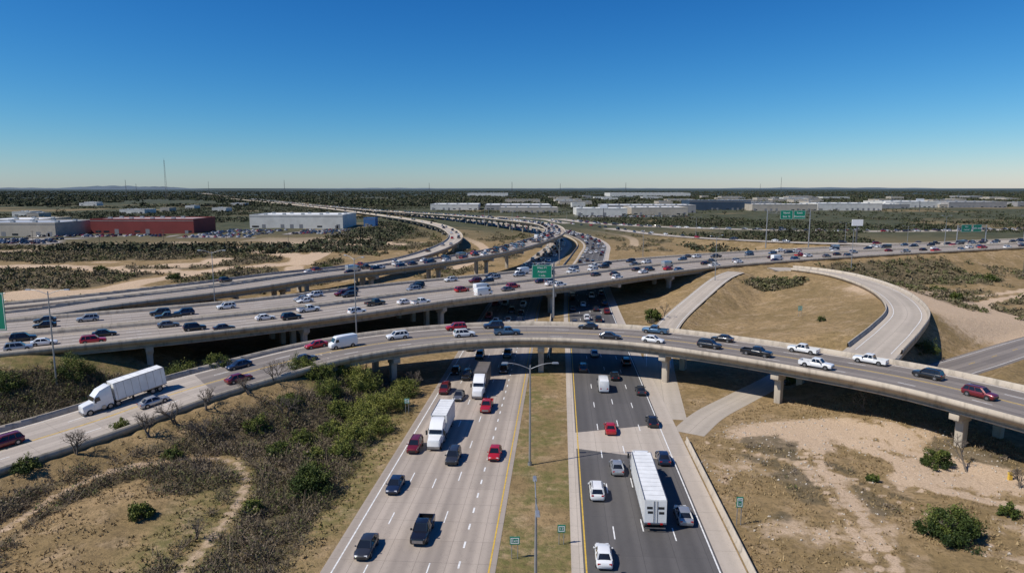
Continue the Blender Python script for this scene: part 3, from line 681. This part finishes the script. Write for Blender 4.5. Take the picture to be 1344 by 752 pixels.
def build(kind,col):
    b=MB(); pm=PAINT.get(col,PAINT['white'])
    if kind=='sedan_car':
        b.hull([(2.36,.60,.40,.60),(2.27,.78,.28,.68),(2.0,.87,.22,.76),(1.0,.91,.19,.90),(0,.92,.19,.95),(-1.2,.92,.19,.97),(-1.9,.90,.21,.98),(-2.27,.83,.27,.94),(-2.37,.70,.40,.76)],0)
        b.cabin(1.05,-1.85,.28,-1.2,.92,1.42,.83,.63,(-.45,)); ws=((1.42,.33),(-1.42,.33)); hw=.90; b.lamps(2.32,-2.37,.85,.56,.70)
        b.box(2.30,2.40,-.5,.5,.32,.46,6)
        for sg in (-1,1): b.box(.72,.86,sg*1.0-.09,sg*1.0+.09,.92,1.04,0,.02,.02)
    elif kind=='suv_car':
        b.hull([(2.40,.66,.42,.78),(2.30,.84,.32,.92),(2.0,.91,.26,.99),(1.0,.95,.24,1.08),(0,.95,.24,1.10),(-1.4,.95,.24,1.11),(-2.1,.94,.26,1.10),(-2.36,.88,.32,1.06),(-2.43,.76,.46,.95)],0)
        b.cabin(1.15,-2.28,.48,-2.0,1.07,1.68,.87,.70,(-.3,-1.3)); ws=((1.45,.37),(-1.45,.37)); hw=.93; b.lamps(2.34,-2.45,.9,.76,.86)
        b.box(2.34,2.44,-.55,.55,.4,.66,6)
        for sg in (-1,1):
            b.box(.8,.96,sg*1.03-.1,sg*1.03+.1,1.06,1.22,0,.02,.02); b.box(-1.8,.3,sg*.6-.025,sg*.6+.025,1.72,1.78,6)
    elif kind=='pickup_truck':
        b.hull([(2.95,.72,.50,.86),(2.85,.88,.40,1.02),(2.5,.96,.36,1.08),(1.3,.98,.34,1.14),(0,.98,.34,1.16),(-.75,.98,.34,1.16)],0)
        b.cabin(1.35,-.72,.75,-.58,1.13,1.78,.88,.72,(.25,)); hw=.97; ws=((1.9,.40),(-1.75,.40)); b.lamps(2.90,-2.96,.92,.84,.86)
        b.box(-2.92,-.76,-.98,-.82,.42,1.16,0); b.box(-2.92,-.76,.82,.98,.42,1.16,0); b.box(-2.94,-2.82,-.98,.98,.44,1.15,0); b.box(-2.82,-.76,-.82,.82,.55,.66,6)
        b.box(-.80,-.755,-.82,.82,.66,1.15,6); b.box(2.88,3.0,-.6,.6,.52,.84,3); b.box(-3.05,-2.93,-.9,.9,.42,.56,3)
        for sg in (-1,1): b.box(1.0,1.18,sg*1.08-.12,sg*1.08+.12,1.12,1.32,6,.02,.02)
    elif kind=='delivery_van':
        b.hull([(2.9,.7,.42,.95),(2.75,.92,.34,1.15),(2.2,1.0,.3,1.4),(1.75,1.01,.3,2.3),(1.4,1.01,.3,2.52),(0,1.01,.3,2.58),(-2.6,1.01,.3,2.58),(-2.9,.98,.34,2.5),(-2.95,.92,.44,2.3)],0)
        V=[(2.16,-.84,1.47),(2.16,.84,1.47),(1.78,.80,2.24),(1.78,-.80,2.24)]; b.add([(x_+.06,y_,z_+.03) for x_,y_,z_ in V],[(0,1,2,3)],1)
        for sg in (-1,1): b.box(1.05,1.85,sg*1.0-.03,sg*1.0+.03,1.45,2.05,1,.12,0); b.box(1.6,1.75,sg*1.15-.1,sg*1.15+.1,1.4,1.7,6)
        ws=((1.85,.37),(-1.8,.37)); hw=.98; b.lamps(2.86,-2.97,.9,.86,.9)
    else: # semi_truck / shorter trailer version
        TX0,TX1=(-9.6,4.9) if kind=='semi_truck' else (-3.4,4.9)
        b.box(TX0,TX1,-1.29,1.29,1.15,4.05,7); b.box(TX0-.03,TX1+.03,-1.31,1.31,1.02,1.16,3)
        for sg in (-1,1): b.box(TX0-.03,TX1+.03,sg*1.27-.05,sg*1.27+.05,4.02,4.10,3)
        for xx in np.arange(TX0+1.2,TX1,1.22): b.box(xx,xx+.03,-1.2,1.2,4.045,4.065,3)
        for xx in np.arange(TX0+.6,TX1,1.22):
            for sg in (-1,1): b.box(xx,xx+.05,sg*1.295-.012,sg*1.295+.012,1.2,4.0,3)
        for sg in (-1,1):
            b.box(TX0-.05,TX0-.02,sg*.66-.62,sg*.66+.62,1.25,3.95,7); b.box(TX0-.09,TX0-.04,sg*.2-.03,sg*.2+.03,1.3,3.9,3)
            if kind=='semi_truck': b.box(-5.5,1.5,sg*1.1-.02,sg*1.1+.02,.45,1.0,7)
        for (ya,yb,za) in ((-1.0,-.3,2.9),(.35,1.0,2.9),(-1.0,-.4,2.3),(.3,.9,2.35)): b.box(TX0-.065,TX0-.051,ya,yb,za,za+.3,6)
        b.box(TX0-.08,TX0,-1.2,1.2,.5,.62,3); b.box(TX0+.4,TX0+3.6,-.5,.5,.62,1.02,6); b.box(3.0,9.4,-.42,.42,.55,.95,6); b.box(2.0,2.3,-.9,-.6,.2,1.02,6); b.box(2.0,2.3,.6,.9,.2,1.02,6)
        b.hull([(9.95,.85,.5,1.45),(9.85,1.0,.42,1.72),(9.3,1.06,.5,1.86),(8.15,1.1,.55,2.0),(8.1,1.18,.6,2.1)],0)
        b.hull([(8.2,1.18,.6,2.1),(7.9,1.2,.6,2.75),(7.6,1.2,.6,3.0),(7.0,1.2,.6,3.55),(5.5,1.2,.6,3.95),(5.3,1.18,.65,3.9)],0)
        b.add([(8.24,-1.0,2.16),(8.24,1.0,2.16),(7.97,.98,2.74),(7.97,-.98,2.74)],[(0,1,2,3)],1)
        for sg in (-1,1):
            b.box(7.15,7.95,sg*1.2-.025,sg*1.2+.025,2.0,2.7,1,.12,0); b.box(7.9,8.1,sg*1.42-.12,sg*1.42+.12,1.9,2.6,6); b.disc(6.9,sg*1.02,.75,.33,.5,3,14) 
            b.beam((5.2,sg*.95,.9),(5.2,sg*.95,4.0),.08,3)
        b.box(9.9,10.05,-.95,.95,.38,.75,3)
        b.lamps(9.92,TX0-.1,1.0,1.0,1.0); hw=1.1
        ws=((9.0,.5),(5.9,.5),(4.7,.5),(TX0+2.4,.5),(TX0+1.2,.5))
    for x_,r in ws:
        for sg in (-1,1):
            if kind in('sedan_car','suv_car','pickup_truck','delivery_van'): b.disc(x_,sg*(hw-.05),r+.02,r+.075,.14,6,20)
            b.wheel(x_,sg*(hw-.1),r,.28)
    if kind=='semi_short': b.V=[(v[0]-3.2,v[1],v[2]) for v in b.V]
    tm=M_TRAILD if col=='brown' else M_TRAIL
    return b.mesh(kind+'_'+col,[pm,M_GLASS,M_TIRE,M_RIM,M_TAIL,M_HEAD,M_TRIM,tm])
cache={}
def vehicle(kind,col,x,y,z,ang,pitch=0.,name=None):
    k=(kind,col)
    if k not in cache: cache[k]=build(kind,col)
    ob=bpy.data.objects.new(name or ('semi_truck' if kind=='semi_short' else kind),cache[k]); ob.location=(x,y,z); ob.rotation_euler=(0,pitch,ang); return link(ob)
def drive(kind,col,road,off,s,d=1,dz=.01):
    p,n=road.ev([s,s+1.0],[off,off]); t=p[1]-p[0]; a=math.atan2(t[1],t[0]); sl=t[2]
    if d<0: a+=math.pi; sl=-sl
    return vehicle(kind,col,p[0,0],p[0,1],p[0,2]+dz,a,-math.atan(sl))
COLS=['white']*8+['black']*6+['charcoal']*4+['silver']*4+['grey']*3+['red']*2+['dark_red']*2+['navy']*2+['blue']+['beige']
KINDS=['sedan_car']*9+['suv_car']*8+['pickup_truck']*4+['delivery_van']
for y_,o,kd,c in [(71.4,18.7,'sedan_car','charcoal'),(86.5,19.3,'sedan_car','navy'),(74.5,13.2,'pickup_truck','black'),(101.8,19.6,'suv_car','dark_red'),(107,16.6,'semi_short','white'),(96.5,13,'suv_car','charcoal'),
    (98,7.0,'sedan_car','red'),(120,10.6,'pickup_truck','red'),(126,16.6,'sedan_car','grey'),(131,20,'suv_car','dark_red'),(133,13,'semi_short','brown'),(140,17,'suv_car','black'),(147,9.6,'sedan_car','charcoal'),(146,20,'sedan_car','black'),(158,16.3,'suv_car','black'),(160,9.8,'pickup_truck','charcoal'),(166,19.6,'sedan_car','grey'),(172,12.8,'sedan_car','black')]:
    drive(kd,c,MAIN,o,MAIN.find(y=y_,off=o),-1,.045)
for y_,o,kd,c in [(69.5,7.5,'sedan_car','white'),(85.3,7.6,'suv_car','white'),(92.6,10.9,'sedan_car','silver'),(78.4,17.8,'sedan_car','silver'),(84.5,13.9,'semi_truck','white'),(96.5,18,'sedan_car','navy'),(109,11.1,'sedan_car','red'),(112,18.5,'sedan_car','black'),
    (132,11.4,'delivery_van','white'),(130,18.6,'sedan_car','charcoal'),(148,7.8,'suv_car','charcoal'),(141,14.3,'sedan_car','black'),(153,17.8,'suv_car','black'),(160,11,'sedan_car','silver')]:
    drive(kd,c,MAIN,-o,MAIN.find(y=y_,off=-o),1,.045)
for x_,o,kd,c in [(-65.5,4.8,'semi_short','white'),(-59.4,-1.5,'sedan_car','silver'),(-74,1.5,'suv_car','dark_red'),(-49.2,-3.4,'sedan_car','dark_red'),(-52,4.6,'sedan_car','navy'),(-40.6,-2.5,'sedan_car','charcoal'),(-40.5,6,'sedan_car','red'),(-34.7,2,'delivery_van','white'),
    (-25.9,2.6,'suv_car','white'),(-12.5,6,'suv_car','red'),(-9.8,-1.4,'suv_car','white'),(-4.8,6,'suv_car','navy'),(-1.7,-1.5,'pickup_truck','blue'),(17.3,6,'sedan_car','black'),(22.2,-3.2,'sedan_car','charcoal'),(32,6,'pickup_truck','blue'),(30.9,-3.2,'sedan_car','white'),
    (44.9,6,'sedan_car','black'),(40,-1.6,'suv_car','black'),(48.4,-2.2,'pickup_truck','black'),(58.2,6.2,'pickup_truck','white'),(55.2,-3.8,'pickup_truck','white'),(67.2,6.3,'pickup_truck','white'),(72.2,3.4,'suv_car','black'),(73.5,-1.2,'suv_car','dark_red')]:
    drive(kd,c,A,o,A.find(x=x_,off=o),-1 if o>0 else 1)
def stream(road,lanes,s0,s1,gmin,gmax,d,dz=.01,kinds=KINDS,cols=COLS):
    for o in lanes:
        s=s0+random.uniform(0,gmax)
        while s<s1:
            drive(random.choice(kinds),random.choice(cols),road,o+random.uniform(-.3,.3),s,d,dz); s+=random.uniform(gmin,gmax)*(1+ (random.random()<.15))
stream(B,[4.0,7.6,11.2,14.8],B.find(x=-115),B.find(x=420),11,38,1)
stream(B,[25.6,29.2,32.8,36.4],B.find(x=-170),B.find(x=520),11,38,-1)
stream(C,[-3.2,.4,4.0],C.find(x=-150),C.find(y=240),18,60,1)
stream(C,[-3.2,.4,4.0],C.find(y=240),C.find(y=1500),8.5,18,1)
stream(C,[-3.2,.4,4.0],C.find(y=1500),C.find(y=2800),10,30,1)
stream(D,[-2,2],D.find(y=200),D.find(y=1500),20,80,1)
stream(MAIN,[19.5,16.1,12.8,9.6],sy(185),sy(1500),10,32,-1,.045)
stream(MAIN,[-7.3,-10.8,-14.3,-17.8],sy(172),sy(1500),10,32,1,.045)
stream(F,[-3,3],20,F.L-20,14,50,1,.04)
stream(G2,[-6,-2,2,6],60,1000,9,26,1,.04)
stream(G,[-2.4],45,200,25,60,1,.04)
def lot(name,x0,x1,y0,y1):
    bulk_obj(name,[(x0-6,y0-6,.03),(x1+6,y0-6,.03),(x1+6,y1+6,.03),(x0-6,y1+6,.03)],[(0,1,2,3)],[M_LOT])
    yy=y0
    while yy<y1:
        xx=x0
        while xx<x1:
            if random.random()<.62: vehicle(random.choice(KINDS[:-1]),random.choice(COLS),xx,yy,.04,math.pi/2*(1 if random.random()<.5 else -1),name='parked_car')
            xx+=3.1
        yy+=13
lot('parking_lot',-455,-340,495,545); lot('parking_lot',-268,-215,560,655); lot('parking_lot',-195,-150,600,655); lot('parking_lot',-400,-290,565,585)
lot('parking_lot',95,250,960,985)

# ------------------------------------------------------------------ buildings
def wallm(n,c): return flat(n,c,.75,var=.08,scale=.15)
W={'tan':wallm('tan_metal_wall',(.42,.37,.30)),'red':wallm('red_metal_wall',(.20,.03,.026)),'white':wallm('white_wall',(.60,.58,.53)),'blue':wallm('blue_glass_wall',(.03,.055,.09)),'grey':wallm('grey_wall',(.28,.27,.26)),'cobalt':wallm('cobalt_wall',(.03,.12,.30))}
R_={'w':flat('white_roof_membrane',(.74,.74,.72),.6,var=.05,scale=.05),'p':flat('faded_pink_roof',(.46,.34,.32),.6,var=.08,scale=.05),'g':flat('grey_metal_roof',(.44,.45,.46),.5,.2,var=.06,scale=.05)}
M_DOOR=flat('dock_door',(.22,.22,.23),.6); M_WIN=flat('window_glass',(.02,.03,.04),.1,coat=.5,var=0)
def warehouse(name,x0,x1,y0,dep,h,w,r,ang=0.):
    cx,cy=(x0+x1)/2,y0+dep/2; e=empty(name,(cx,cy,0)); e.rotation_euler=(0,0,ang); hx=(x1-x0)/2; hy=dep/2
    def part(nm,bs,mat):
        b=MB(); 
        for q in bs: b.box(*q,0)
        o=link(bpy.data.objects.new(nm,b.mesh(nm,[mat]))); 
        o.data.polygons.foreach_set('use_smooth',[False]*len(o.data.polygons)); o.parent=e
    part('walls',[(-hx,hx,-hy,hy,-.5,h)],W[w])
    part('roof',[(-hx+.4,hx-.4,-hy+.4,hy-.4,h+.01,h+.1)],R_[r])
    part('parapet',[(-hx-.05,hx+.05,-hy-.05,-hy+.35,h+.003,h+.8),(-hx-.05,hx+.05,hy-.35,hy+.05,h+.003,h+.8),(-hx-.05,-hx+.35,-hy+.36,hy-.36,h+.003,h+.8),(hx-.35,hx+.05,-hy+.36,hy-.36,h+.003,h+.8)],W[w])
    part('rooftop_units',[(q,q+3,p2,p2+2.5,h+.1,h+1.7) for q in np.arange(-hx+8,hx-8,19) for p2 in (-hy*.4,hy*.4)],M_STEEL)
    n=max(2,int(2*hx/9))
    ds=[];wn=[]
    for i in range(n):
        q=-hx+(i+.5)*2*hx/n
        rr=random.random()
        if rr<.45: ds.append((q-1.8,q+1.8,-hy-.06,-hy+.02,-.2,min(4.2,h*.45)))
        elif rr<.7: wn.append((q-2.5,q+2.5,-hy-.05,-hy+.02,1.2,2.8))
    wn.append((-hx+4,-hx+9,-hy-.05,-hy+.02,1.2,2.8)); ds.append((hx-8,hx-5,-hy-.06,-hy+.02,-.2,3))
    part('doors',ds,M_DOOR); part('windows',wn,M_WIN)
    part('trim_band',[(-hx-.04,hx+.04,-hy-.09,-hy-.061,h*.9,h*.94)],W['grey'])
warehouse('metal_warehouse',-455,-378,566,60,11,'tan','g')
warehouse('metal_warehouse',-505,-450,640,60,10,'tan','w')
warehouse('red_brick_warehouse',-372,-281,604,45,12.5,'red','p')
warehouse('white_warehouse',-262,-169,684,60,13,'white','w')
warehouse('blue_shop_building',-153,-141,706,14,9,'cobalt','g')
warehouse('white_warehouse',-150,-62,1262,90,10,'white','w')
warehouse('grey_warehouse',-50,72,1262,110,9,'grey','w')
warehouse('white_warehouse',-20,76,1130,50,8,'tan','w')
warehouse('white_warehouse',95,170,1012,55,10,'white','w')
warehouse('white_warehouse',178,262,1022,75,11,'tan','w')
warehouse('grey_warehouse',150,300,1120,80,12,'grey','w')
warehouse('glass_office_building',324,436,1255,60,17,'blue','g')
warehouse('tan_warehouse',425,540,1215,60,11,'tan','w')
warehouse('white_warehouse',552,668,1240,80,12,'white','w')
warehouse('white_warehouse',766,880,1410,90,12,'white','w')
warehouse('grey_warehouse',890,1008,1400,70,12,'grey','w')
warehouse('white_warehouse',470,855,3300,200,16,'white','w')
warehouse('white_warehouse',-220,-20,3400,160,14,'white','w')
for i in range(60):
    yy=random.uniform(1350,2900); xx=random.uniform(-.02,.8)*yy; w_=random.uniform(25,100)
    warehouse(random.choice(['white_warehouse','tan_warehouse','grey_warehouse']),xx,xx+w_,yy,random.uniform(30,60),random.uniform(6,10),random.choice(['white','tan','grey','tan']),random.choice(['w','w','g']))
for i in range(10):
    yy=random.uniform(900,1900); xx=-random.uniform(.35,.75)*yy
    warehouse('metal_warehouse',xx,xx+random.uniform(15,40),yy,25,6,random.choice(['white','tan']),'w')

# ------------------------------------------------------------------ lamps, signs, masts
def street_lamp(x,y,h,z=None,ang=0.,double=True,arm=3.2):
    z=zat(x,y)-.1 if z is None else z
    e=empty('street_lamp',(x,y,z)); e.rotation_euler=(0,0,ang); V=[];F_=[]
    tube(V,F_,(0,0,0),(0,0,.5),.32,.3,10); tube(V,F_,(0,0,.5),(0,0,h*.6),.17,.13,8); tube(V,F_,(0,0,h*.6),(0,0,h),.13,.09,8)
    bulk_obj('pole',V,F_,[M_STEEL],e); V=[];F_=[];b=MB()
    for sg in ((-1,1) if double else (1,)):
        pp=[(sg*arm*t,0,h-.6+.9*math.sin(t*math.pi/2)) for t in (0,.25,.5,.75,1)]
        for q0,q1 in zip(pp,pp[1:]): tube(V,F_,q0,q1,.06,.05,6)
        x0,x1=sorted((sg*arm-.1*sg,sg*(arm+.9))); b.box(x0,x1,-.2,.2,h+.22,h+.42,0,.12,.06)
    bulk_obj('arms',V,F_,[M_STEEL],e)
    o=link(bpy.data.objects.new('luminaires',b.mesh('luminaires',[M_STEEL]))); o.parent=e
street_lamp(2.6,95,15,0); street_lamp(2.2,59,12,0,math.pi/2); street_lamp(-86,125,18); street_lamp(-86.5,196,22,0); street_lamp(-38,163.5,23.5,0,2.4); street_lamp(75,250,22.5,0,.7)
street_lamp(150,300,18,None,.5); street_lamp(236,372,17,8,.4); street_lamp(25,360,14,0,0); street_lamp(77,400,14,0,0); street_lamp(300,398,16,8); street_lamp(205,420,16); street_lamp(255,440,16); street_lamp(140,520,15)
for s_ in (30,90,160,240): 
    p,_=F.ev(s_,8.5); street_lamp(p[0,0],p[0,1],12)
for yy in (560,640,720,800):
    s_=C.find(y=yy); p,_=C.ev(s_,7.6); street_lamp(p[0,0],p[0,1],p[0,2]+12,0,double=False)
def text(parent,body,size,loc):
    c=bpy.data.curves.new('legend','FONT'); c.body=body; c.size=size; c.align_x='CENTER'; c.align_y='CENTER'; c.extrude=.005
    o=link(bpy.data.objects.new('legend',c)); c.materials.append(M_SWHITE); o.parent=parent; o.location=loc; o.rotation_euler=(math.pi/2,0,0)
def panel(parent,x0,x1,z0,z1,y,lines,k):
    b=MB(); b.box(x0,x1,y,y+.08,z0,z1,0); b.box(x0+.1,x1-.1,y-.012,y-.004,z1-.2,z1-.12,1); b.box(x0+.1,x1-.1,y-.012,y-.004,z0+.12,z0+.2,1)
    b.box(x0+.1,x0+.18,y-.012,y-.004,z0+.21,z1-.21,1); b.box(x1-.18,x1-.1,y-.012,y-.004,z0+.21,z1-.21,1)
    o=link(bpy.data.objects.new('sign_panel_%d'%k,b.mesh('sign_panel',[M_GREEN,M_SWHITE]))); o.parent=parent
    h=(z1-z0)/(len(lines)+.5)
    for i,l in enumerate(lines): text(parent,l,h*.72,((x0+x1)/2,y-.02,z1-h*(i+.75)))
def gantry(x,y,z,wid,h,panels,ang=0.,posts=2,left=False):
    e=empty('overhead_sign_gantry',(x,y,z)); e.rotation_euler=(0,0,ang); V=[];F_=[]
    for px in ((0,wid) if posts==2 else ((0,) if left else (wid,))): tube(V,F_,(px,0,-.5),(px,0,h),.32,.26,10)
    for dz,dy in ((-.3,-.4),(-.3,.4),(-1.5,-.4),(-1.5,.4)): tube(V,F_,(0,dy,h+dz),(wid,dy,h+dz),.08,.08,6)
    n=max(2,int(wid/2))
    for i in range(n):
        a=i*wid/n; c=(i+1)*wid/n
        for dy in (-.4,.4): tube(V,F_,(a,dy,h-.3 if i%2 else h-1.5),(c,dy,h-1.5 if i%2 else h-.3),.05,.05,4)
    bulk_obj('posts_and_truss',V,F_,[M_STEEL],e)
    for k,(x0,x1,dz0,dz1,ln) in enumerate(panels): panel(e,x0,x1,h+dz0,h+dz1,-.65,ln,k+1)
gantry(6.3,209,0,6.6,17.5,[(-.2,6.0,-5.0,-.8,['West 71','Airport','1 mile'])],posts=1)
gantry(143,384,7,24,20.5,[(7,14,-4.8,.3,['North','Exit 12']),(14.5,21,-4.6,.2,['South','Downtown'])])
gantry(262,402,7,20,11.5,[(2,9,-4,.3,['East','Central']),(10,16,-4,.3,['Exit only'])],.2)
gantry(330,440,7,20,14,[(2,10,-4,.3,['East','Central'])],.2)
gantry(-94.2,113,4,9,18.8,[(2.4,9.4,-6.4,0,['EXIT 9','West','Loop'])],0,1,True)
def post_sign(x,y,h,w,hh,mat=M_GREEN,lines=('Exit',)):
    e=empty('road_sign',(x,y,zat(x,y))); V=[];F_=[]
    tube(V,F_,(-w*.3,.05,-.2),(-w*.3,.05,h),.05,.05,6); tube(V,F_,(w*.3,.05,-.2),(w*.3,.05,h),.05,.05,6); bulk_obj('posts',V,F_,[M_STEEL],e)
    panel(e,-w/2,w/2,h-hh,h,-.05,list(lines),1)
post_sign(.3,69.5,2.6,1.1,.9,lines=('Exit',)); post_sign(5.6,72.5,2.4,.9,.9,lines=('12',)); post_sign(27.2,77,3.6,.8,1.3,lines=('Mile','7')); post_sign(84,196,3,1.2,1.4,lines=('45',)); post_sign(-18.8,118,2.8,.9,.9,lines=('Mile',)); post_sign(-33,146,2.8,.9,.9,lines=('Yield',))
def billboard(x,y,h,w):
    e=empty('billboard',(x,y,0)); b=MB(); b.box(-.4,.4,-.4,.4,-.5,h-4,0); b.box(-w/2,w/2,-.3,.3,h-4,h,1)
    o=link(bpy.data.objects.new('post_and_panel',b.mesh('billboard',[M_DSTEEL,M_SWHITE]))); o.parent=e
billboard(222,440,20,7); billboard(700,1180,22,14); billboard(120,900,18,10)
def mast(x,y,h,w=3.0,nm='radio_mast'):
    e=empty(nm,(x,y,0)); V=[];F_=[]; n=int(h/8)
    cr=[(w*math.cos(a),w*math.sin(a)) for a in (0.5,2.6,4.7)]
    for i in range(n):
        k0=1-i/n*.75;k1=1-(i+1)/n*.75; z0=i*h/n;z1=(i+1)*h/n
        for j in range(3):
            a=cr[j];c=cr[(j+1)%3]
            tube(V,F_,(a[0]*k0,a[1]*k0,z0),(a[0]*k1,a[1]*k1,z1),.35,.35,4); tube(V,F_,(a[0]*k0,a[1]*k0,z0),(c[0]*k1,c[1]*k1,z1),.18,.18,3)
    tube(V,F_,(0,0,h),(0,0,h*1.06),.25,.1,4); bulk_obj('lattice',V,F_,[M_DSTEEL],e)
mast(-1255,2500,140,4.5)
for (u_,yy,hh) in [(-.56,3000,75),(-.44,4200,80),(-.33,3600,80),(-.12,4200,70),(.0,4000,75),(.07,4500,70),(.165,3900,70),(.39,4600,110),(.36,5000,70),(-.545,3300,60)]: mast(u_*yy,yy,hh,2.5)
def upole(x,y,h=11):
    e=empty('utility_pole',(x,y,zat(x,y))); V=[];F_=[]; tube(V,F_,(0,0,-.3),(0,0,h),.18,.12,8); tube(V,F_,(-1.4,0,h-.8),(1.4,0,h-.8),.07,.07,4)
    for q in (-1.2,0,1.2): tube(V,F_,(q,0,h-.8),(q,0,h-.45),.06,.05,5)
    bulk_obj('pole_and_crossarm',V,F_,[M_BARK],e)
for i in range(7): upole(230+i*38,345+i*14-40,12)
for i in range(6): upole(-330+i*42,470+i*6,11)
for i in range(5): upole(170+i*55,560+i*22,12)
e=empty('yellow_marker_post',(69.5,90.5,zat(69.5,90.5))); b=MB(); b.box(-.25,.25,-.2,.2,-.1,.9,0,.03,.03); b.box(-.3,.3,-.25,.25,.9,1.1,0,.1,.1)
o=link(bpy.data.objects.new('body',b.mesh('marker',[M_YEL]))); o.parent=e

# ------------------------------------------------------------------ light, sky, camera
sd=Vector((-.90,-.36,0)).normalized(); el=math.radians(50)
dirs=Vector((sd.x*math.cos(el),sd.y*math.cos(el),math.sin(el)))
sun=bpy.data.lights.new('sun','SUN'); sun.energy=5.0; sun.angle=math.radians(.5); sun.color=(1,.95,.87)
so=link(bpy.data.objects.new('sun',sun)); so.rotation_euler=dirs.to_track_quat('Z','Y').to_euler(); so.location=(0,0,200)
w=bpy.data.worlds.new('World'); scene.world=w; w.use_nodes=True; nt=w.node_tree; nt.nodes.clear()
sky=nt.nodes.new('ShaderNodeTexSky'); sky.sky_type='NISHITA'; sky.sun_disc=False; sky.sun_elevation=el; sky.sun_rotation=math.atan2(sd.x,sd.y)%(2*math.pi)
sky.altitude=300; sky.air_density=1.0; sky.dust_density=.2; sky.ozone_density=2.0
S=.085
N=NT(nt); sep=N.n('ShaderNodeSeparateColor'); nt.links.new(sky.outputs[0],sep.inputs[0]); cmb=N.n('ShaderNodeCombineColor')
for i_,(g_,gain) in enumerate(((2.25,1.28),(1.42,1.08),(1.05,1.2))):
    v=N.math('MULTIPLY',sep.outputs[i_],S); v=N.math('POWER',v,g_); v=N.math('MULTIPLY',v,gain/S); nt.links.new(v,cmb.inputs[i_])
bg=nt.nodes.new('ShaderNodeBackground'); bg.inputs[1].default_value=S; out=nt.nodes.new('ShaderNodeOutputWorld')
nt.links.new(cmb.outputs[0],bg.inputs[0]); nt.links.new(bg.outputs[0],out.inputs[0])
scene.view_settings.view_transform='Standard'; scene.view_settings.look='None'; scene.view_settings.exposure=0; scene.view_settings.gamma=1
cam=bpy.data.cameras.new('camera'); cam.lens=24; cam.sensor_width=36; cam.clip_start=.5; cam.clip_end=200000
co=link(bpy.data.objects.new('camera',cam)); co.location=(0,0,40); co.rotation_euler=(math.radians(90-8.19),0,0)
scene.camera=co
